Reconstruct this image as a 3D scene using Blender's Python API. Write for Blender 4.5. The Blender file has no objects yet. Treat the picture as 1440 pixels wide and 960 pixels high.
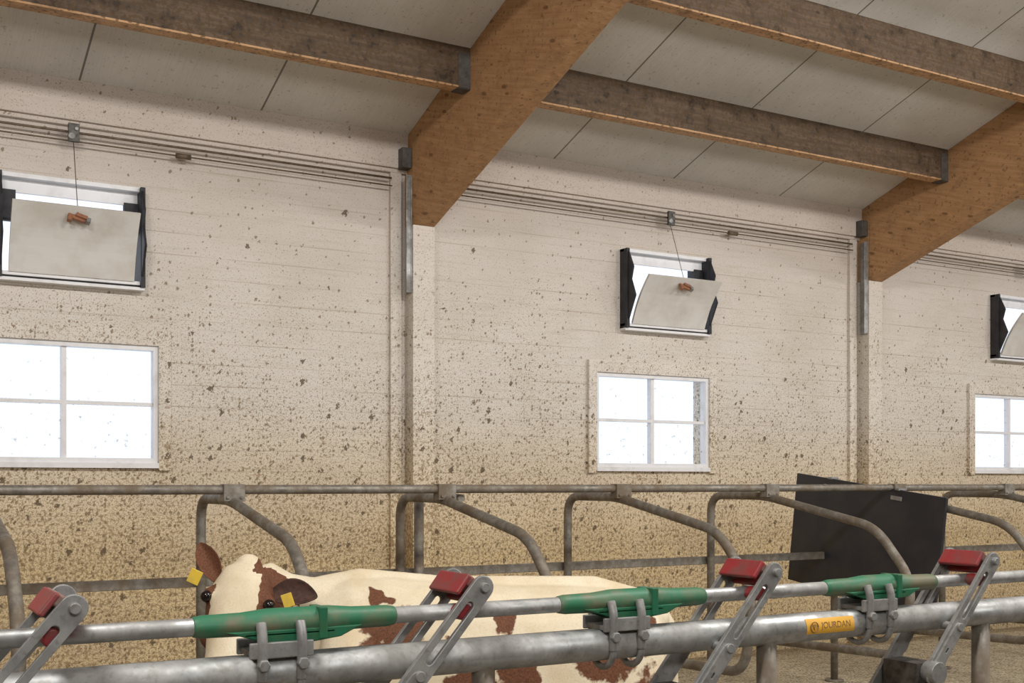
import bpy, bmesh, math, random
from mathutils import Vector, Matrix, noise
random.seed(4)
H=1.7      # eye height
WY=8.0     # window wall
scene=bpy.context.scene
scene.view_settings.view_transform='Standard'

# ------------------------------------------------------------ materials
class NT:
    def __init__(s,name):
        s.m=bpy.data.materials.new(name); s.m.use_nodes=True
        s.t=s.m.node_tree; s.t.nodes.clear()
        s.out=s.n('ShaderNodeOutputMaterial')
    def n(s,typ,**kw):
        nd=s.t.nodes.new(typ)
        for k,v in kw.items(): setattr(nd,k,v)
        return nd
    def set(s,sock,v):
        if isinstance(v,bpy.types.NodeSocket): s.t.links.new(v,sock)
        elif isinstance(v,(tuple,list)) and len(v)==3 and sock.type=='RGBA': sock.default_value=(*v,1)
        else: sock.default_value=v
    def math(s,op,a,b=0.0,c=None,clamp=False):
        nd=s.n('ShaderNodeMath',operation=op,use_clamp=clamp)
        s.set(nd.inputs[0],a); s.set(nd.inputs[1],b)
        if c is not None: s.set(nd.inputs[2],c)
        return nd.outputs[0]
    def mr(s,v,a,b,c=0.0,d=1.0):
        nd=s.n('ShaderNodeMapRange')
        for i,x in enumerate((v,a,b,c,d)): s.set(nd.inputs[i],x)
        return nd.outputs[0]
    def mix(s,f,a,b):
        nd=s.n('ShaderNodeMix',data_type='RGBA')
        s.set(nd.inputs[0],f); s.set(nd.inputs[6],a); s.set(nd.inputs[7],b)
        return nd.outputs[2]
    def pos(s): return s.n('ShaderNodeNewGeometry').outputs['Position']
    def sep(s,v):
        nd=s.n('ShaderNodeSeparateXYZ'); s.set(nd.inputs[0],v); return nd.outputs
    def mapping(s,v,scale=(1,1,1),rot=(0,0,0)):
        nd=s.n('ShaderNodeMapping'); s.set(nd.inputs[0],v)
        nd.inputs['Scale'].default_value=scale; nd.inputs['Rotation'].default_value=rot
        return nd.outputs[0]
    def noise(s,v,scale,detail=3,rough=.55,dist=0):
        nd=s.n('ShaderNodeTexNoise'); s.set(nd.inputs['Vector'],v)
        nd.inputs['Scale'].default_value=scale; nd.inputs['Detail'].default_value=detail
        nd.inputs['Roughness'].default_value=rough; nd.inputs['Distortion'].default_value=dist
        return nd.outputs['Fac']
    def spots(s,p,scale,prob,rmin,rmax):
        # irregular round splashes on a vertical surface
        x,y,z=s.sep(p)
        nx=s.math('MULTIPLY',s.math('SUBTRACT',s.noise(p,scale*2.6,3,.65),.5),1.3/scale)
        c=s.n('ShaderNodeCombineXYZ'); s.set(c.inputs[0],s.math('ADD',s.math('ADD',x,y),nx)); s.set(c.inputs[1],s.math('ADD',s.math('MULTIPLY',z,.85),nx))
        v=s.n('ShaderNodeTexVoronoi',voronoi_dimensions='2D'); s.set(v.inputs['Vector'],c.outputs[0]); v.inputs['Scale'].default_value=scale
        r=s.n('ShaderNodeSeparateColor'); s.set(r.inputs[0],v.outputs['Color'])
        rad=s.mr(s.math('POWER',r.outputs[1],2.5),0,1,rmin,rmax)
        a=s.math('LESS_THAN',v.outputs['Distance'],rad); q=s.math('LESS_THAN',r.outputs[0],prob)
        return s.math('MULTIPLY',a,q)
    def bsdf(s,col,rough=.7,metal=0.0,bump=None,bstr=.2,bdist=.01,spec=.5):
        b=s.n('ShaderNodeBsdfPrincipled')
        s.set(b.inputs['Base Color'],col); s.set(b.inputs['Roughness'],rough); s.set(b.inputs['Metallic'],metal)
        b.inputs['Specular IOR Level'].default_value=spec
        if bump is not None:
            bp=s.n('ShaderNodeBump'); bp.inputs['Strength'].default_value=bstr; bp.inputs['Distance'].default_value=bdist
            s.set(bp.inputs['Height'],bump); s.t.links.new(bp.outputs[0],b.inputs['Normal'])
        s.t.links.new(b.outputs[0],s.out.inputs[0])
        return s.m

def simple(name,c1,c2=None,scale=12,rough=.6,metal=0.,bump=.1,lo=.4,hi=.65,spec=.5):
    t=NT(name); p=t.pos(); n=t.noise(p,scale,4,.6)
    col=t.mix(t.mr(n,lo,hi),c1,c2 or c1)
    return t.bsdf(col,rough,metal,n,bump,.005,spec)

def wall_mat(name,planks=True,tint=1.0):
    t=NT(name); p=t.pos(); x,y,z=t.sep(p)
    big=t.noise(p,1.3,4,.6)
    low=t.mr(z,H+.6,H-.6)
    c_=lambda r,g,b:(r*tint,g*tint,b*tint)
    base=t.mix(t.mr(z,H+2.6,H+1.2),c_(.56,.49,.44),c_(.69,.65,.595))  # darker pinkish wall top: shade below the purlins painted into the base colour
    base=t.mix(low,base,c_(.73,.58,.34))
    base=t.mix(t.math('MULTIPLY',t.mr(big,.45,.75),.4),base,(.48,.41,.33))
    st=t.noise(t.mapping(p,(1.2,1.2,22)),2.0,4,.6)
    base=t.mix(t.math('MULTIPLY',t.mr(st,.5,.75),.35),base,(.46,.40,.32))
    if planks:
        fr=t.math('FRACT',t.math('DIVIDE',z,.148))
        ln=t.math('MULTIPLY',t.math('LESS_THAN',fr,.05),t.mr(t.noise(t.mapping(p,(.7,.7,9)),2,2),.38,.62,.0,.5))
        base=t.mix(ln,base,(.36,.28,.20))
    dens=t.mr(z,H+1.9,H-.5)
    cl=t.noise(p,1.6,3,.6)
    dens=t.math('ADD',dens,t.math('MULTIPLY',t.math('SUBTRACT',cl,.5),.8))
    n1=t.noise(p,43,4,.65); thr=t.mr(dens,0.0,1.0,.665,.495)
    m1=t.mr(n1,thr,t.math('ADD',thr,.07))
    base=t.mix(t.math('MULTIPLY',m1,.72),base,(.25,.16,.075))
    n3=t.noise(p,105,2,.5); thr3=t.mr(dens,0.0,1.0,.61,.50)
    m3=t.mr(n3,thr3,t.math('ADD',thr3,.05))
    base=t.mix(t.math('MULTIPLY',m3,.6),base,(.32,.21,.10))
    s1=t.spots(p,40,t.mr(dens,.1,1.0,.06,.65),.12,.42)
    base=t.mix(t.math('MULTIPLY',s1,.78),base,(.19,.125,.06))
    s2=t.spots(p,15,t.mr(dens,.25,1.0,.015,.45),.06,.30)
    base=t.mix(t.math('MULTIPLY',s2,.88),base,(.11,.075,.04))
    h=t.math('ADD',s2,m1)
    return t.bsdf(base,.6,0.,h,.25,.01,.3)

M={}
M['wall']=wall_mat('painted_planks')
M['wallplain']=wall_mat('painted_trim',False,1.06)
def ceil_mat():
    t=NT('ceiling_panels'); p=t.pos(); x,y,z=t.sep(p)
    fr=t.math('FRACT',t.math('DIVIDE',t.math('SUBTRACT',x,1.33-.006),1.215))
    seam=t.math('LESS_THAN',fr,.011)
    n=t.noise(p,2.2,5,.6); g=t.noise(t.mapping(p,(60,2,2)),3,2)
    c=t.mix(t.mr(n,.35,.7),(.74,.72,.68),(.64,.62,.58))
    c=t.mix(t.math('MULTIPLY',t.mr(g,.45,.7),.25),c,(.45,.43,.39))
    s1=t.noise(p,40,2); c=t.mix(t.math('MULTIPLY',t.mr(s1,.64,.70),.5),c,(.34,.27,.18))
    c=t.mix(t.math('MULTIPLY',seam,.85),c,(.12,.10,.08))
    return t.bsdf(c,.75,0.,n,.05)
M['ceil']=ceil_mat()
def wood_mat(name,c1,c2,dark,rot,sc,dirt=.45,sp=.6,dthr=.62,dirtc=(.08,.05,.03)):
    t=NT(name); p=t.mapping(t.pos(),(1,1,1),rot)
    g=t.noise(t.mapping(p,sc),3,4,.6)
    c=t.mix(t.mr(g,.35,.68),c1,c2)
    x,y,z=t.sep(p)
    fr=t.math('FRACT',t.math('DIVIDE',z,.045)); ln=t.math('LESS_THAN',fr,.04)
    c=t.mix(t.math('MULTIPLY',ln,.3),c,dark)
    k=t.n('ShaderNodeTexVoronoi'); t.set(k.inputs['Vector'],t.mapping(p,(4.5,3.2,9.0))); k.inputs['Scale'].default_value=1.
    c=t.mix(t.math('MULTIPLY',t.mr(k.outputs['Distance'],.14,.08),.75),c,dark)
    d=t.noise(p,9,5,.7); c=t.mix(t.math('MULTIPLY',t.mr(d,.50,.66),dirt),c,dirtc)
    d2=t.noise(p,38,2,.5); c=t.mix(t.math('MULTIPLY',t.mr(d2,dthr,dthr+.05),sp),c,(.10,.06,.03))
    return t.bsdf(c,.65,0.,t.math('ADD',d,d2),.25,spec=.25)
M['rafter']=wood_mat('glulam',(.49,.285,.14),(.38,.205,.095),(.15,.07,.03),(-math.atan(.325),0,0),(5,1,14),.22,.55,.63)
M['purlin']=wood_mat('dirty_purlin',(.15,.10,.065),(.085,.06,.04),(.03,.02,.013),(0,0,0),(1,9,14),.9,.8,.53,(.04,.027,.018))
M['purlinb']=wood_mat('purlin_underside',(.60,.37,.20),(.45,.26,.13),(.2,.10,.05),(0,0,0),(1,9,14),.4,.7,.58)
def galv(name,c1,c2,dirtc,dirt,rough=.42,metal=.75):
    t=NT(name); p=t.pos(); n=t.noise(p,22,4,.6); n2=t.noise(p,6,5,.65); n3=t.noise(p,90,2,.5)
    c=t.mix(t.mr(n,.35,.65),c1,c2)
    c=t.mix(t.math('MULTIPLY',t.mr(n3,.55,.7),.4),c,dirtc)
    c=t.mix(t.math('MULTIPLY',t.mr(n2,.42,.62),dirt),c,dirtc)
    r=t.mr(n2,.4,.65,rough,.8)
    m=t.mr(n2,.42,.62,metal,metal*(1-dirt))
    return t.bsdf(c,r,m,n,.08,.003)
M['galv']=galv('galvanised_steel',(.54,.55,.55),(.36,.37,.37),(.24,.22,.18),.45)
M['galvd']=galv('worn_galvanised_steel',(.32,.30,.26),(.18,.165,.145),(.14,.10,.06),.8,.5,.55)
M['galvp']=galv('cast_galvanised',(.38,.385,.38),(.27,.27,.27),(.14,.12,.09),.35,.4,.6)
M['hanger']=galv('joist_hanger_steel',(.13,.125,.12),(.08,.075,.07),(.07,.05,.03),.5,.5,.4)
M['green']=simple('green_plastic',(.015,.14,.07),(.03,.11,.05),25,.42,0,.1)
M['greend']=simple('green_plastic_dirty',(.025,.16,.08),(.16,.15,.09),14,.5,0,.1,.40,.64)
M['red']=simple('red_plastic',(.30,.025,.03),(.20,.06,.055),25,.45,0,.1)
M['redd']=simple('red_plastic_dusty',(.26,.07,.06),(.27,.20,.165),22,.65,0,.1,.38,.6)
M['black']=simple('black_board_plastic',(.018,.019,.028),(.032,.031,.034),5,.42,0,.08)
M['fabric']=simple('black_rubber_sheet',(.012,.012,.016),(.03,.03,.035),10,.6,0,.2)
M['white']=simple('white_frame',(.80,.80,.82),(.66,.65,.65),8,.45,0,.05,.5,.75)
M['flap']=simple('hatch_panel',(.70,.68,.65),(.58,.55,.50),5,.6,0,.05,.4,.7)
M['orange']=simple('orange_rusty_clip',(.36,.15,.075),(.22,.12,.08),30,.6,.1)
M['sticker']=simple('orange_sticker',(.78,.42,.04),(.70,.38,.06),30,.5,0,.02)
M['ink']=simple('sticker_ink',(.25,.13,.03),None,30,.5,0,.0)
M['tag']=simple('yellow_tag',(.75,.52,.05),(.60,.42,.08),30,.5,0,.0)
M['wire']=simple('dark_wire',(.12,.09,.06),(.2,.15,.1),30,.6,.3,.0)
M['pulley']=simple('pulley_metal',(.12,.11,.10),(.05,.045,.04),40,.5,.5,.1)
M['eye']=simple('eye_dark',(.008,.005,.004),None,30,.12,0,0)
M['nose']=simple('muzzle_skin',(.55,.33,.25),(.40,.22,.17),14,.5,0,.1)
M['ear']=simple('dark_ear_fur',(.075,.032,.02),(.035,.017,.012),60,.8,0,.2)
def sawdust():
    t=NT('sawdust_bedding'); p=t.pos(); n=t.noise(p,14,6,.75); n2=t.noise(p,60,3,.6)
    c=t.mix(t.mr(n,.35,.65),(.52,.43,.29),(.13,.10,.07)); c=t.mix(t.math('MULTIPLY',t.mr(n2,.46,.6),.75),c,(.82,.73,.54))
    return t.bsdf(c,.9,0,n,.8,.04,.2)
M['bed']=sawdust()
def concrete():
    t=NT('dirty_concrete'); p=t.pos(); n=t.noise(p,4,6,.7)
    return t.bsdf(t.mix(t.mr(n,.35,.65),(.30,.26,.21),(.15,.12,.08)),.6,0,n,.3,.02)
M['conc']=concrete()
def glass():
    t=NT('dirty_window_glass'); p=t.pos(); x,y,z=t.sep(p)
    tr=t.n('ShaderNodeBsdfTransparent'); tr.inputs[0].default_value=(.97,.985,1,1)
    df=t.n('ShaderNodeBsdfDiffuse'); df.inputs[0].default_value=(.36,.31,.26,1)
    n=t.noise(p,24,3,.6); thr=t.mr(z,H+.95,H+.1,.69,.635)
    f=t.math('MULTIPLY',t.mr(n,thr,t.math('ADD',thr,.03)),.40)
    mx=t.n('ShaderNodeMixShader'); t.set(mx.inputs[0],f)
    t.t.links.new(tr.outputs[0],mx.inputs[1]); t.t.links.new(df.outputs[0],mx.inputs[2]); t.t.links.new(mx.outputs[0],t.out.inputs[0])
    return t.m
M['glass']=glass()
def cowmat():
    t=NT('cow_coat'); p=t.pos()
    a=t.n('ShaderNodeAttribute',attribute_name='patch').outputs['Fac']
    n=t.noise(p,38,4,.6); f=t.noise(p,150,2,.6); g=t.noise(p,5,4,.6)
    v=t.math('ADD',a,t.math('MULTIPLY',t.math('SUBTRACT',n,.5),.35))
    m=t.mr(v,.46,.54)
    w=t.mix(t.mr(g,.35,.7),(.74,.66,.50),(.62,.51,.34)); w=t.mix(t.math('MULTIPLY',t.mr(f,.5,.7),.3),w,(.50,.39,.25))
    b=t.mix(t.mr(f,.35,.7),(.17,.07,.035),(.09,.035,.02))
    return t.bsdf(t.mix(m,w,b),.75,0,f,.25,.004,.25)
M['cow']=cowmat()

# ------------------------------------------------------------ mesh builder
class B:
    def __init__(s): s.bm=bmesh.new(); s.mats=[]
    def mi(s,m):
        if m not in s.mats: s.mats.append(m)
        return s.mats.index(m)
    def face(s,vs,m,smooth=False):
        try: f=s.bm.faces.new(vs)
        except ValueError: return
        f.material_index=s.mi(m); f.smooth=smooth; return f
    def box(s,x0,x1,y0,y1,z0,z1,m,mat=None,bottom=None):
        co=[(x,y,z) for z in (z0,z1) for y in (y0,y1) for x in (x0,x1)]
        v=[s.bm.verts.new((mat@Vector(c)) if mat else c) for c in co]
        for i,q in enumerate([(0,2,3,1),(4,5,7,6),(0,1,5,4),(2,6,7,3),(0,4,6,2),(1,3,7,5)]):
            s.face([v[k] for k in q],bottom if (bottom and i==0) else m)
    def prism(s,poly,ext,m,smooth=False):
        a=[s.bm.verts.new(p) for p in poly]; b=[s.bm.verts.new(Vector(p)+ext) for p in poly]
        n=len(a); s.face(a[::-1],m); s.face(b,m)
        for i in range(n): s.face([a[i],a[(i+1)%n],b[(i+1)%n],b[i]],m,smooth)
    def tube(s,pts,r,m,seg=16,cap=True):
        pts=[Vector(p) for p in pts]; n=len(pts)
        rr=r if isinstance(r,(list,tuple)) else [r]*n
        t0=(pts[1]-pts[0]).normalized(); up=Vector((0,0,1)) if abs(t0.z)<.9 else Vector((1,0,0))
        u=t0.cross(up).normalized(); rings=[]
        for i,p in enumerate(pts):
            if i==0: t=t0
            elif i==n-1: t=(pts[i]-pts[i-1]).normalized()
            else: t=((pts[i]-pts[i-1]).normalized()+(pts[i+1]-pts[i]).normalized()).normalized()
            u=(u-t*u.dot(t)).normalized(); w=t.cross(u)
            rings.append([s.bm.verts.new(p+(u*math.cos(2*math.pi*k/seg)+w*math.sin(2*math.pi*k/seg))*rr[i]) for k in range(seg)])
        for i in range(n-1):
            for k in range(seg): s.face([rings[i][k],rings[i][(k+1)%seg],rings[i+1][(k+1)%seg],rings[i+1][k]],m,True)
        if cap: s.face(rings[0][::-1],m); s.face(rings[-1],m)
    def loft(s,rings,m,seg=24,exp=1.0,cap=True):
        R=[]
        for c,u,v in rings:
            ring=[]
            for k in range(seg):
                a=2*math.pi*k/seg; ca,sa=math.cos(a),math.sin(a)
                ca=math.copysign(abs(ca)**exp,ca); sa=math.copysign(abs(sa)**exp,sa)
                ring.append(s.bm.verts.new(Vector(c)+Vector(u)*ca+Vector(v)*sa))
            R.append(ring)
        for i in range(len(R)-1):
            for k in range(seg): s.face([R[i][k],R[i][(k+1)%seg],R[i+1][(k+1)%seg],R[i+1][k]],m,True)
        if cap: s.face(R[0][::-1],m,True); s.face(R[-1],m,True)
    def slotplate(s,p0,p1,w,q0,q1,sw,y0,y1,m,n=10):
        def stad(a,b,r):
            a=Vector(a); b=Vector(b); d=(b-a).normalized(); e=Vector((-d.y,d.x)); o=[]
            for i in range(n+1):
                t=-math.pi/2+math.pi*i/n; o.append(b+d*math.cos(t)*r+e*math.sin(t)*r)
            for i in range(n+1):
                t=math.pi/2+math.pi*i/n; o.append(a+d*math.cos(t)*r+e*math.sin(t)*r)
            return o
        O=stad(p0,p1,w/2); I=stad(q0,q1,sw/2); N=len(O)
        L={}
        for nm,P in (('o',O),('i',I)):
            for j,y in enumerate((y0,y1)): L[nm,j]=[s.bm.verts.new((c.x,y,c.y)) for c in P]
        for k in range(N):
            k2=(k+1)%N
            s.face([L['o',0][k],L['o',0][k2],L['i',0][k2],L['i',0][k]],m)
            s.face([L['o',1][k2],L['o',1][k],L['i',1][k],L['i',1][k2]],m)
            s.face([L['o',0][k2],L['o',0][k],L['o',1][k],L['o',1][k2]],m)
            s.face([L['i',0][k],L['i',0][k2],L['i',1][k2],L['i',1][k]],m)
    def sphere(s,c,r,m,sc=(1,1,1),seg=20):
        ret=bmesh.ops.create_uvsphere(s.bm,u_segments=seg,v_segments=seg//2,radius=r)
        for v in ret['verts']: v.co=Vector((v.co.x*sc[0],v.co.y*sc[1],v.co.z*sc[2]))+Vector(c)
        fs={f for v in ret['verts'] for f in v.link_faces}
        for f in fs: f.material_index=s.mi(m); f.smooth=True
    def done(s,name,parent=None,bevel=0):
        bmesh.ops.recalc_face_normals(s.bm,faces=s.bm.faces)
        cs=[v.co for v in s.bm.verts]
        lo=Vector([min(c[i] for c in cs) for i in range(3)]); hi=Vector([max(c[i] for c in cs) for i in range(3)])
        ce=(lo+hi)/2; ce.z=lo.z
        for v in s.bm.verts: v.co-=ce
        me=bpy.data.meshes.new(name); s.bm.to_mesh(me); s.bm.free()
        for m in s.mats: me.materials.append(M[m])
        ob=bpy.data.objects.new(name,me); scene.collection.objects.link(ob); ob.location=ce
        if bevel:
            md=ob.modifiers.new('bevel','BEVEL'); md.width=bevel; md.segments=2; md.limit_method='ANGLE'
        if parent: ob.parent=parent; ob.matrix_parent_inverse=Matrix.Translation(parent.location).inverted()
        return ob
def empty(name,loc):
    e=bpy.data.objects.new(name,None); scene.collection.objects.link(e); e.location=loc; e.empty_display_size=.1; return e
def fillet(pts,rad,n=7):
    pts=[Vector(p) for p in pts]; out=[pts[0]]
    for i in range(1,len(pts)-1):
        p=pts[i]; a=pts[i-1]-p; b=pts[i+1]-p; r=min(rad,a.length*.48,b.length*.48)
        A=p+a.normalized()*r; C=p+b.normalized()*r
        for k in range(n+1):
            t=k/n; out.append(A*(1-t)**2+p*2*t*(1-t)+C*t*t)
    out.append(pts[-1]); return out

# ------------------------------------------------------------ room shell
XL,XR,YB=-6.0,20.0,-8.0
SL=.325; CZ=H+2.603
WX=[1.245,6.015,10.72]; VX=[1.287,6.125,10.86]
holes=[(c-.60,c+.60,H+.135,H+.925) for c in WX]+[(c-.44,c+.44,H+1.31,H+1.95) for c in VX]
xs=sorted({XL,XR,*[h[0] for h in holes],*[h[1] for h in holes]}); zs=sorted({0,CZ,*[h[2] for h in holes],*[h[3] for h in holes]})
b=B()
for i in range(len(xs)-1):
    for j in range(len(zs)-1):
        cx=(xs[i]+xs[i+1])/2; cz=(zs[j]+zs[j+1])/2
        if any(h[0]<cx<h[1] and h[2]<cz<h[3] for h in holes): continue
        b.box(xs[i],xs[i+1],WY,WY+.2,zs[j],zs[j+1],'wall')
b.done('wall_window_side')
b=B(); b.box(XL,XR,YB-.2,YB,0,CZ,'wallplain'); b.done('wall_back')
for nm,x0,x1 in (('wall_left',XL-.2,XL),('wall_right',XR,XR+.2)):
    b=B(); b.prism([Vector((x0,YB,0)),Vector((x0,WY,0)),Vector((x0,WY,CZ)),Vector((x0,0,CZ+SL*8)),Vector((x0,YB,CZ))],Vector((x1-x0,0,0)),'wallplain'); b.done(nm)
b=B()
for s in (1,-1):
    b.prism([Vector((XL,8.3*s,CZ-.3*SL)),Vector((XL,0,CZ+8*SL)),Vector((XL,0,CZ+8*SL+.15)),Vector((XL,8.3*s,CZ-.3*SL+.15))],Vector((XR-XL,0,0)),'ceil')
b.done('ceiling')
b=B(); b.box(XL,XR,YB,WY,-.1,0,'conc'); b.done('floor')
b=B(); b.box(XL+.01,XR-.01,4.85,7.84,0,.2,'bed'); b.done('cubicle_platform',bevel=.01)

# trim : wall plate beam
RX=[-5.88,-1.10,3.68,8.46,13.24]
b=B(); b.box(XL,XR,WY-.06,WY,H+2.36,CZ+.02,'wallplain'); b.box(XL,XR,WY-.035,WY,H+2.33,H+2.36,'wallplain'); b.done('trim_1',bevel=.004)

# rafters, columns
for X in RX:
    b=B(); y1=7.85
    zb=lambda y:H+1.93+SL*(y1-y); zt=lambda y:CZ+SL*(8-y)
    b.prism([Vector((X,y1,zb(y1))),Vector((X,y1,zt(y1))),Vector((X,0,zt(0))),Vector((X,0,zb(0)))],Vector((.18,0,0)),'rafter')
    b.prism([Vector((X,y1,zb(y1))),Vector((X,y1,zt(y1))),Vector((X,7.995,zt(7.995))),Vector((X,7.995,zb(y1)))],Vector((.18,0,0)),'rafter')
    b.done('glulam_rafter',bevel=.006)
    b=B()
    b.box(X,X+.18,7.85,8,0,H+1.93,'wallplain')
    b.box(X-.13,X-.04,7.965,8,0,H+2.33,'wallplain')
    b.box(X-.012,X,7.86,7.95,H+1.42,H+2.30,'galvp')
    b.box(X-.05,X-.012,7.86,7.87,H+1.42,H+2.30,'galvp')
    b.box(X-.08,X-.005,7.86,7.95,H+2.35,H+2.50,'hanger')
    b.box(X+.18,X+.22,7.95,8,0,H+2.33,'wallplain')
    b.done('wall_column',bevel=.004)
# purlins
for i in range(len(RX)-1):
    for k in range(7):
        Y=7.04-1.09*k; x0=RX[i]+.18; x1=RX[i+1]
        zb=4.958-.325*Y+H; zt=CZ+SL*(8-Y+.1)
        b=B()
        b.prism([Vector((x0,Y,zb+.012)),Vector((x0,Y-.1,zb+.012)),Vector((x0,Y-.1,zt)),Vector((x0,Y,zt-.03))],Vector((x1-x0,0,0)),'purlin')
        b.box(x0,x1,Y-.1,Y,zb,zb+.012,'purlinb')
        for xa,xb_ in ((x0,x0+.09),(x1-.09,x1)):
            b.box(xa,xb_,Y-.104,Y-.1,zb-.004,zt-.04,'hanger'); b.box(xa,xb_,Y,Y+.004,zb-.004,zt-.06,'hanger'); b.box(xa,xb_,Y-.104,Y+.004,zb-.008,zb-.001,'hanger')
        b.done('roof_purlin')

# ------------------------------------------------------------ windows
for i,c in enumerate(WX):
    b=B(); x0,x1,z0,z1=c-.60,c+.60,H+.135,H+.925
    cw=.08
    b.box(x0-cw,x0,7.965,8.0,z0-.05,z1+.10,'wallplain'); b.box(x1,x1+cw,7.965,8.0,z0-.05,z1+.10,'wallplain')
    b.box(x0,x1,7.965,8.0,z1,z1+.10,'wallplain'); b.box(x0,x1,7.96,8.0,z0-.035,z0,'white')
    f=.032; ya,yb=7.985,8.06
    b.box(x0,x0+f,ya,yb,z0,z1,'white'); b.box(x1-f,x1,ya,yb,z0,z1,'white')
    b.box(x0+f,x1-f,ya,yb,z0,z0+f,'white'); b.box(x0+f,x1-f,ya,yb,z1-f,z1,'white')
    zm=(z0+z1)/2
    b.box(c-.016,c+.016,ya+.02,yb,z0+f,z1-f,'white')
    b.box(x0+f,c-.016,ya+.02,yb,zm-.012,zm+.012,'white'); b.box(c+.016,x1-f,ya+.02,yb,zm-.012,zm+.012,'white')
    b.box(x0+f,x1-f,8.035,8.039,z0+f,z1-f,'glass')
    b.done('window_%d'%(i+1))

# ------------------------------------------------------------ ventilation hatches
for i,c in enumerate(VX):
    par=empty('ventilation_hatch',(c,7.9,H+1.3))
    x0,x1,z0,z1=c-.455,c+.455,H+1.283,H+1.973
    b=B()
    b.box(x0,x1,7.94,8.2,z1-.03,z1,'white'); b.box(x0+.03,x1-.03,8.0,8.02,z1-.115,z1-.03,'white')
    b.box(x0,x1,7.92,8.2,z0,z0+.022,'white'); b.box(x0,x1,7.945,8.2,z0+.022,z0+.035,'fabric'); b.box(x0,x1,7.925,8.2,z0+.035,z0+.06,'white')
    b.done('frame',par,.003)
    b=B()
    for s,xx in ((1,x0),(-1,x1)):
        b.box(min(xx,xx+s*.03),max(xx,xx+s*.03),7.90,8.2,z0+.02,z1-.005,'fabric')
        P=[Vector((xx+s*.012,7.92,z0+.05)),Vector((xx+s*.012,7.80,z0+.28)),Vector((xx+s*.012,7.86,z0+.42)),Vector((xx+s*.012,7.83,z0+.52)),Vector((xx+s*.012,7.90,z1-.03))]
        b.prism(P,Vector((s*.015,0,0)),'fabric')
        b.box(min(xx+s*.03,xx+s*.12),max(xx+s*.03,xx+s*.12),7.99,8.03,z1-.30,z1-.10,'fabric')
    b.done('side_cheeks',par)
    out=[.20,.24,.26][i]; up=[.41,.375,.40][i]; hw=.385
    d=Vector((0,-out,up)); ln=d.length; d.normalize(); nrm=Vector((0,-d.z,d.y))
    o=Vector((c-hw,7.915,z0+.055)); b=B()
    P=[]
    for k in range(9):
        t=k/8; bow=-.025*math.sin(math.pi*t)
        P.append((o+d*ln*t+nrm*bow))
    lo=[p for p in P]; hi=[p-nrm*.022 for p in P]
    b.prism(lo+hi[::-1],Vector((hw*2,0,0)),'flap')
    b.done('flap',par)
    cp=o+d*ln*.84+Vector((hw,0,0))+nrm*.015
    b=B(); rot=Matrix.Translation(cp)@Matrix.Rotation(math.radians(15),4,'Y')@Matrix.Rotation(math.radians(-30),4,'X')@Matrix.Scale(.88,4)
    b.box(-.07,.055,-.012,.012,-.018,.018,'orange',rot); b.box(-.02,.06,-.03,.005,0,.03,'orange',rot); b.box(-.07,-.04,-.022,.012,-.055,.0,'orange',rot); b.box(.055,.085,-.03,.01,-.02,.02,'galvp',rot)
    b.done('clip',par,.003)
    b=B(); b.tube([cp+Vector((0,0,.03)),(c+.0,7.9,H+2.21)],.0028,'wire',6); b.done('pull_cord',par)
    b=B(); b.box(c-.035,c+.035,7.875,7.90,H+2.20,H+2.32,'pulley'); b.tube([(c-.015,7.865,H+2.235),(c-.015,7.88,H+2.235)],.022,'galvp',14); b.tube([(c+.015,7.865,H+2.285),(c+.015,7.88,H+2.285)],.014,'galvp',12)
    b.done('pulley',par,.004)
b=B()
for i in range(len(RX)-1):
    xa,xb=RX[i]+.235,RX[i+1]-.14
    b.tube([(xa,7.93,H+2.275),(xb,7.93,H+2.275)],.008,'wire',10); b.tube([(xa,7.92,H+2.215),(xb,7.92,H+2.215)],.0055,'wire',8)
    cc=VX[i-1] if i>=1 else xa+2.4
    if cc+.8<xb: b.tube([(cc+.66,7.92,H+2.215),(cc+.76,7.92,H+2.215)],.018,'wire',10)
b.done('hatch_control_line')

# ------------------------------------------------------------ cubicles
DX=[.505+1.2*k for k in range(-2,9)]; DX[2]=.56
b=B(); zr=H-.033
b.tube([(-3.2,5.78,zr),(11.5,5.78,zr)],.024,'galvd',16)
for X in DX:
    b.box(X-.055,X+.055,5.745,5.815,zr-.06,zr+.028,'galvd'); b.tube([(X-.035,5.735,zr-.04),(X-.035,5.825,zr-.04)],.009,'galvd',8); b.tube([(X+.035,5.735,zr-.04),(X+.035,5.825,zr-.04)],.009,'galvd',8)
b.done('neck_rail',bevel=.003)
for X in DX:
    b=B()
    P=[(X,6.38,.2),(X,6.38,H-.085),(X,5.83,H-.085),(X,4.87,H-.262),(X,4.60,H-.56),(X,4.66,H-1.0),(X,6.38,H-1.06)]
    b.tube(fillet(P,.13),.027,'galvd',16)
    b.tube([(X,6.38,.2),(X,6.38,.215)],.07,'galvd',16)
    b.done('cubicle_divider')
b=B()
b.box(-3.2,11.5,6.41,6.45,H-.575,H-.52,'galvd'); b.done('brisket_rail',bevel=.004)
b=B(); b.tube([(3.02,6.36,.2),(3.02,6.36,H-.06)],.03,'galvd',16); b.tube([(3.02,6.36,.2),(3.02,6.36,.215)],.07,'galvd',16); b.tube([(3.02,6.36,H-.085),(3.02,5.80,H-.085)],.022,'galvd',12); b.done('cubicle_post')

# black board hung on divider
X=DX[7]-.06
b=B(); m=Matrix.Translation((X,6.70,H+.078))@Matrix.Rotation(math.radians(7.2),4,'X')
b.box(-.012,.012,-1.42,0,-.84,0,'black',m)
for y in (-.35,-1.0): b.box(-.02,-.012,y-.05,y+.05,-.075,-.045,'galvp',m)
for y in (-.35,-1.0): b.box(-.02,.06,y-.02,y+.02,-.005,.01,'galvp',m)
b.done('black_partition_board',bevel=.003)

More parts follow.
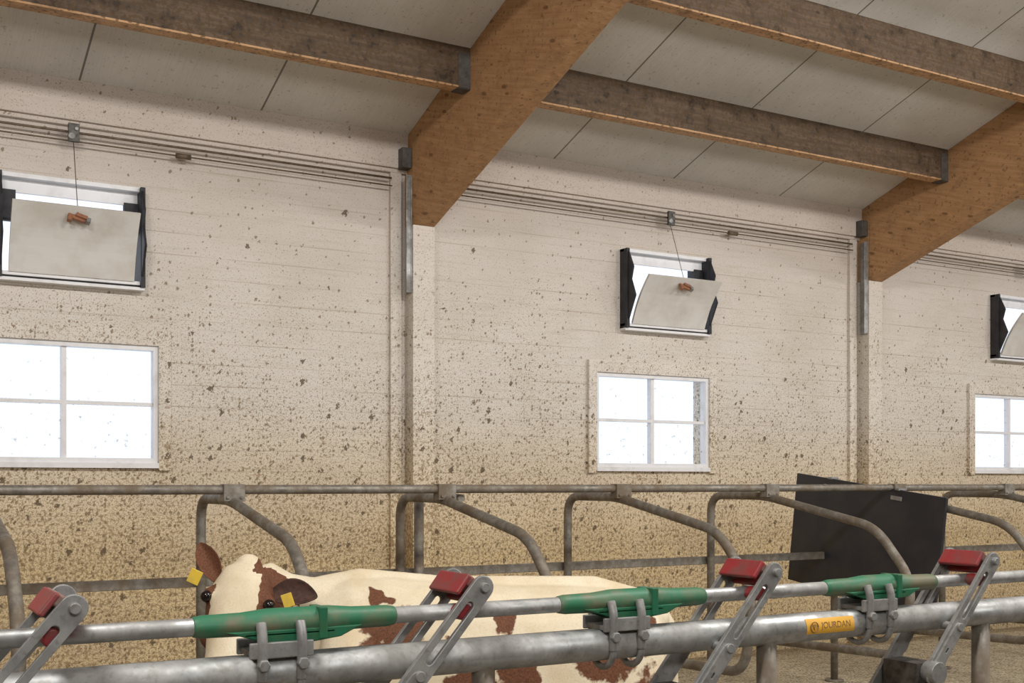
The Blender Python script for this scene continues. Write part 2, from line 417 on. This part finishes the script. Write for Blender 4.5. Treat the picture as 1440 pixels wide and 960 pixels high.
# ------------------------------------------------------------ feed barrier
fb=empty('feed_barrier',(1,1.9,0))
zm=H-.319; zu=H-.236; FY=1.9
b=B(); b.tube([(-2.0,FY,zm),(7.5,FY,zm)],.032,'galv',28); b.done('main_tube',fb)
b=B(); b.tube([(-2.0,FY,zu),(7.5,FY,zu)],.0150,'galv',20); b.done('locking_bar',fb)
for k in range(-2,9):
    gx=.673+.705*k
    b=B()
    prof=[(-.18,.0165),(-.165,.019),(-.10,.020),(-.055,.0245),(-.03,.0245),(.03,.0245),(.055,.0245),(.10,.020),(.165,.019),(.18,.0165)]
    b.tube([(gx+x,FY,zu) for x,r in prof],[r for x,r in prof],'greend',18)
    for yy in (FY-.024,FY+.016):
        b.prism([Vector((gx-.13,yy,zu-.010)),Vector((gx+.11,yy,zu-.010)),Vector((gx+.07,yy,zu-.028)),Vector((gx+.0,yy,zu-.036)),Vector((gx-.06,yy,zu-.032))],Vector((0,.008,0)),'green')
    b.box(gx-.10,gx+.06,FY-.024,FY+.024,zu-.020,zu-.014,'green')
    b.box(gx+.03,gx+.045,FY-.027,FY+.027,zu-.03,zu+.0245,'green')
    b.done('green_sleeve',fb,.002)
    b=B(); bx=gx-.04
    b.box(bx-.055,bx+.055,FY-.040,FY-.032,zu-.055,zu-.028,'galvp')
    b.box(bx-.055,bx+.055,FY+.032,FY+.040,zu-.055,zu-.028,'galvp')
    for s in (-1,1):
        xx=bx+s*.034
        P=[(xx,FY-.038,zm-.01),(xx,FY-.039,zu-.02),(xx,FY-.030,zu+.004)]
        b.tube(fillet(P,.01),.009,'galvp',10)
        a=[(xx,FY-.039*math.cos(t),zm-.006-.039*math.sin(t)) for t in [math.pi*q/10 for q in range(11)]]
        b.tube(a,.007,'galvp',8)
        b.tube([(xx,FY+.039,zm-.006),(xx,FY+.039,zu-.02)],.007,'galvp',8)
        b.tube([(xx,FY-.052,zm+.018),(xx,FY-.038,zm+.018)],.011,'galvp',6)
    b.box(bx-.05,bx+.05,FY-.036,FY+.036,zm+.030,zm+.040,'galvp')
    b.done('saddle_clamp',fb,.002)
    # locking yoke
    X0=.30+.70*k
    b=B(); dx,dz=-.215,-.25
    def L(t): return (X0+dx*t,H-.188+dz*t)
    b.slotplate(L(0),L(1),.042,L(.13),L(.50),.015,1.834,1.844,'galvp')
    b.slotplate(L(-.02),L(1.25),.042,L(.13),L(.50),.015,1.962,1.972,'galvp')
    b.slotplate(L(.62),L(1.05),.028,L(.8),L(.82),.006,1.828,1.834,'galvp')
    for t,r in ((.0,.009),(.60,.010),(.98,.014)):
        p=L(t); b.tube([(p[0],1.824,p[1]),(p[0],1.982,p[1])],r,'galvp',12)
    p=L(1.0); b.tube([(p[0],1.815,p[1]),(p[0],1.85,p[1])],.026,'galvp',16)
    b.done('yoke_arms',fb,.0015)
    b=B(); p=L(.02); ang=math.atan2(-dz,-dx)
    m=Matrix.Translation((p[0]-.004,0,p[1]+.006))@Matrix.Rotation(math.radians(38),4,'Y')
    b.box(-.024,.020,1.85,1.956,-.009,.011,'redd',m)
    b.box(-.028,-.018,1.846,1.960,-.033,.009,'red',m)
    b.box(.012,.022,1.846,1.960,-.026,.009,'red',m)
    p=L(.15); b.tube([(p[0]+.004,1.846,p[1]-.008),(p[0]+.004,1.884,p[1]-.008)],.015,'red',16)
    b.done('red_stop_block',fb,.003)
    b=B(); xs_=X0+.035
    b.tube([(xs_,FY,zm-.02),(xs_,FY,0)],.022,'galvd',16); b.done('stanchion',fb)
    b=B(); p=L(1.0); q=(X0-.17,H-1.25)
    b.tube([(p[0],1.90,p[1]),(p[0]-.02,1.90,p[1]-.25),(q[0],1.90,q[1])],.021,'galvd',12)
    b.box(p[0]-.035,p[0]+.03,1.85,1.95,p[1]-.05,p[1]+.02,'pulley'); b.done('swing_bar',fb)
b=B(); b.tube([(-2,FY,H-1.28),(7.5,FY,H-1.28)],.03,'galvd',18); b.done('lower_tube',fb)
# sticker
b=B(); N=10; xa,xb=1.822,1.967; R=.0327
r0=[];r1=[]
for q in range(N+1):
    t=math.radians(-22+62*q/N); c=(FY-R*math.cos(t),zm+R*math.sin(t))
    r0.append(b.bm.verts.new((xa,*c))); r1.append(b.bm.verts.new((xb,*c)))
for q in range(N): b.face([r0[q],r1[q],r1[q+1],r0[q+1]],'sticker',True)
b.done('sticker',fb)
tc=bpy.data.curves.new('sticker_text','FONT'); tc.body='JOURDAN'; tc.size=.0195; tc.extrude=.0002; tc.materials.append(M['ink'])
to=bpy.data.objects.new('sticker_text',tc); scene.collection.objects.link(to)
t=math.radians(9); to.rotation_euler=(math.radians(90-9),0,0); to.location=(xa+.044,FY-.0337*math.cos(t)+.0,zm+.0337*math.sin(t)-.006)
to.parent=fb; to.matrix_parent_inverse=Matrix.Translation(fb.location).inverted()
b=B(); cc=Vector((xa+.022,FY-.0335,zm+.003))
ring=[cc+Vector((.011*math.cos(2*math.pi*q/20),0,.011*math.sin(2*math.pi*q/20))) for q in range(21)]
b.tube(ring,.0012,'ink',6); b.tube([cc+Vector((-.004,0,.005)),cc+Vector((0,0,-.006)),cc+Vector((.004,0,.005))],.001,'ink',6); b.done('sticker_logo',fb)

# ------------------------------------------------------------ cow
S=Vector((1.50,4.22,0)); D=Vector((.953,-.303,0)).normalized(); SD=Vector((-.303,-.953,0)).normalized()
KA=.93
def P(a,s,z): return S+D*a*KA+SD*s+Vector((0,0,z))
UZ=Vector((0,0,1))
b=B()
def ring(a,w,top,bot): return (P(a,0,(top+bot)/2),SD*w,UZ*((top-bot)/2))
b.loft([ring(-.02,.10,1.20,.88),ring(.08,.19,1.30,.74),ring(.20,.235,1.34,.64),ring(.36,.265,1.345,.58),ring(.6,.30,1.32,.55),ring(.9,.33,1.305,.54),ring(1.12,.32,1.30,.58),ring(1.28,.29,1.29,.66),ring(1.42,.245,1.255,.74),ring(1.53,.17,1.20,.84),ring(1.58,.08,1.13,.95)],'cow',28,.86)
b.tube([P(-.02,0,1.27),P(.1,0,1.30),P(.25,0,1.325),P(.6,0,1.30),P(1.25,0,1.285),P(1.5,0,1.225)],[.05,.05,.05,.04,.045,.04],'cow',10)
for s in (-1,1):
    b.sphere(P(1.22,s*.215,1.20),.07,'cow',(1,1,.8))
    b.sphere(P(1.50,s*.10,1.16),.055,'cow')
    b.loft([(P(.16,s*.17,1.22),SD*.05,D*.07),(P(.2,s*.21,1.05),SD*.075,D*.12),(P(.22,s*.20,.85),SD*.08,D*.12),(P(.26,s*.17,.70),SD*.07,D*.085)],'cow',16)
    b.tube([P(.26,s*.16,.75),P(.28,s*.155,.58),P(.25,s*.15,.40),P(.26,s*.15,.36),P(.26,s*.15,.14),P(.24,s*.15,.08)],[.095,.07,.048,.05,.032,.042],'cow',14)
    b.loft([(P(1.30,s*.16,1.12),SD*.12,D*.18),(P(1.30,s*.19,.92),SD*.12,D*.21),(P(1.26,s*.19,.72),SD*.10,D*.15)],'cow',16)
    b.tube([P(1.24,s*.18,.78),P(1.33,s*.17,.58),P(1.44,s*.16,.46),P(1.43,s*.16,.38),P(1.39,s*.16,.14),P(1.36,s*.16,.08)],[.13,.075,.055,.046,.034,.042],'cow',14)
b.sphere(P(1.12,0,.56),.17,'cow',(1,1,.8))
b.tube([P(1.54,0,1.20),P(1.60,.0,1.12),P(1.62,.0,.9),P(1.62,.02,.62),P(1.61,.02,.45)],[.035,.028,.02,.02,.035],'cow',10)
# neck
PO=Vector((1.262,4.12,1.355))
b.loft([(P(.30,0,1.05),SD*.18,UZ*.27),(P(.10,0,1.12),SD*.155,UZ*.215),(P(-.03,-.03,1.19),SD*.125,UZ*.165),(PO+Vector((.13,.10,-.07)),SD*.10,UZ*.12),(PO+Vector((.03,.09,-.07)),SD*.08,UZ*.09)],'cow',20)
# head frame
F=Vector((-.38,-.44,-.815)).normalized(); s0=Vector((.84,-.485,-.17)); SS=(s0-F*s0.dot(F)).normalized(); N_=SS.cross(F).normalized()
if N_.dot(Vector((-.5,-.866,0)))<0: N_=-N_
def Hd(t,s,n): return PO+F*t+SS*s+N_*n
hr=[(-.06,.045,.045,-.02),(-.03,.085,.08,-.03),(.03,.112,.105,-.045),(.09,.124,.115,-.06),(.14,.118,.118,-.07),(.21,.094,.108,-.07),(.30,.075,.092,-.066),(.39,.068,.075,-.062),(.45,.078,.072,-.062),(.50,.082,.066,-.065),(.535,.058,.05,-.068),(.55,.03,.025,-.07)]
b.loft([(Hd(t,0,n),SS*w,N_*h) for t,w,h,n in hr],'cow',24,.86)
for s in (-1,1):
    b.sphere(Hd(.090,s*.104,.006),.030,'cow')
    b.sphere(Hd(.18,s*.07,-.12),.065,'cow')
    b.sphere(Hd(-.005,s*.055,.010),.032,'cow')
b.sphere(Hd(-.045,0,.0),.052,'cow')
tmp=b.done('cow_tmp'); md=tmp.modifiers.new('r','REMESH'); md.mode='VOXEL'; md.voxel_size=.0105; md.use_smooth_shade=True
sm=tmp.modifiers.new('s','SMOOTH'); sm.factor=.5; sm.iterations=4
dg=bpy.context.evaluated_depsgraph_get(); dg.update()
me=bpy.data.meshes.new_from_object(tmp.evaluated_get(dg)); loc=tmp.location.copy(); bpy.data.objects.remove(tmp)
me.materials.clear(); me.materials.append(M['cow'])
cow=empty('cow',P(.8,0,0))
ob=bpy.data.objects.new('body',me); scene.collection.objects.link(ob); ob.location=loc
ob.parent=cow; ob.matrix_parent_inverse=Matrix.Translation(cow.location).inverted()
blobs=[(.37,1.17,.14,.085),(.32,1.285,.035,.022),(.48,1.25,.035,.035),(.28,1.06,.08,.05),(.80,1.165,.045,.03),(.84,1.01,.08,.06),(.66,.93,.10,.11),(1.22,1.02,.13,.06),(1.42,1.10,.04,.09),(1.0,.80,.16,.10),(1.40,.85,.10,.14),(.45,.80,.14,.12),(.60,1.11,.03,.02)]
at=me.attributes.new('patch','FLOAT','POINT')
for i,v in enumerate(me.vertices):
    w=v.co+loc; r=w-S; a=r.dot(D)/KA; sd=r.dot(SD); z=w.z
    aw=a+noise.noise(w*9)*.05+noise.noise(w*22)*.02; zw=z+noise.noise(w*9+Vector((7,3,1)))*.05+noise.noise(w*22+Vector((2,9,1)))*.02
    val=0
    for ba,bz,ra,rz in blobs:
        d=math.sqrt(((aw-ba)/ra)**2+((zw-bz)/rz)**2); val=max(val,1.0-.5*d)
    if sd<-.1: val=max(0,min(1,.5+noise.noise(w*2.3)*1.4))
    q=w-PO; t=q.dot(F); s=q.dot(SS); n=q.dot(N_)
    if (q.length<.62) and abs(s)<.17 and t>-.09 and n>-.18 and (a<-.02):
        side=abs(s)+noise.noise(w*14)*.012
        val=0
        lim=.088 if s<0 else .066
        if side>lim and t<.30: val=.5+(side-lim)*14
        if t<.0 and s>.03: val=max(val,.8)
        if (s<0 and t<.05): val=min(val,.2)
        if t>.47: val=.0
    elif a<.0: val=max(val,.36+noise.noise(w*9)*.5) if s<.20 else 0
    at.data[i].value=max(0,min(1,val))
def ear(base,tip,up,w,name,cup,mat):
    b=B(); base=Vector(base); tip=Vector(tip); d=(tip-base); L=d.length; d.normalize(); u=Vector(up); u=(u-d*u.dot(d)).normalized(); nn=d.cross(u)
    if nn.dot(Vector((-.5,-.866,0)))<0: nn=-nn
    prof=[(0,.38),(.12,.62),(.3,.95),(.5,1.0),(.7,.85),(.87,.52),(1,.10)]
    K=9; R=[]
    for t,k in prof:
        c=base+d*L*t; row=[]
        for j in range(K):
            e=-1+2*j/(K-1)
            row.append(c+u*w*k*e+nn*(cup*k*(e*e)))
        back=[p-nn*.010 for p in row[::-1]]
        R.append([b.bm.verts.new(p) for p in row+back])
    n2=2*K
    for i in range(len(R)-1):
        for j in range(n2): b.face([R[i][j],R[i][(j+1)%n2],R[i+1][(j+1)%n2],R[i+1][j]],mat,True)
    b.face(R[0][::-1],mat); b.face(R[-1],mat)
    o=b.done(name,cow); a=o.data.attributes.new('patch','FLOAT','POINT')
    for q in a.data: q.value=.95
    sb=o.modifiers.new('s','SUBSURF'); sb.levels=1; sb.render_levels=1
ear(Hd(.02,-.095,-.02),Hd(-.12,-.20,-.0),F*.2+SS*.9,.042,'ear_right',.03,'cow')
ear(Hd(.035,.10,-.03),Hd(.025,.27,-.01),F,.058,'ear_left',.035,'ear')
b=B()
for s in (-1,1): b.sphere(Hd(.105,s*.112,.020),.022,'eye')
b.done('eyes',cow)
b=B()
for s in (-1,1): b.sphere(Hd(.515,s*.038,-.018),.016,'eye',(1,1,.8))
b.sphere(Hd(.515,0,-.05),.07,'nose',(1,.8,.6)); b.done('muzzle',cow)
b=B()
m=Matrix.Translation(Hd(.07,.17,.02))@Matrix.Rotation(math.radians(-30),4,'Z')@Matrix.Rotation(math.radians(-18),4,'Y')
b.box(-.02,.02,-.002,.002,-.030,.020,'tag',m)
m=Matrix.Translation(Hd(.04,-.170,.03))@Matrix.Rotation(math.radians(-30),4,'Z')@Matrix.Rotation(math.radians(25),4,'Y')
b.box(-.022,.022,-.002,.002,-.026,.026,'tag',m); b.done('ear_tags',cow,.002)
b=B()
for a,s in ((.235,.15),(.235,-.15),(1.35,.16),(1.35,-.16)):
    for q in (-.024,.024): b.loft([(P(a-.02,s+q,0.0),SD*.026,D*.055),(P(a,s+q,.08),SD*.02,D*.035)],'pulley',12)
b.done('hooves',cow)

# ------------------------------------------------------------ lights
w=bpy.data.worlds.new('World'); scene.world=w; w.use_nodes=True
bg=w.node_tree.nodes['Background']; bg.inputs[0].default_value=(.84,.90,1,1); bg.inputs[1].default_value=1.3
def area(name,loc,target,sx,sy,p,col):
    l=bpy.data.lights.new(name,'AREA'); l.shape='RECTANGLE'; l.size=sx; l.size_y=sy; l.energy=p; l.color=col
    o=bpy.data.objects.new(name,l); scene.collection.objects.link(o); o.location=loc
    o.rotation_euler=(Vector(target)-Vector(loc)).to_track_quat('-Z','Y').to_euler()
for x in (-1.5,3.5,8.5,13.5):
    area('led_barn_lamp',(x,.8,5.3),(x,5.5,1.2),1.6,.5,165,(1,.97,.93))
for x in (0,6,12):
    area('ceiling_fill',(x,-1.5,3.2),(x,3.5,6.0),2.0,1.0,100,(1,.975,.94))  # added fill aimed up to brighten the ceiling, no such fixture in the barn

cam=bpy.data.cameras.new('camera'); co=bpy.data.objects.new('camera',cam); scene.collection.objects.link(co)
co.location=(0,0,H); co.rotation_euler=(math.radians(90),0,math.radians(-30))
cam.sensor_width=36; cam.lens=1628/1440*36; cam.shift_y=199/1440; cam.clip_start=.05
scene.camera=co
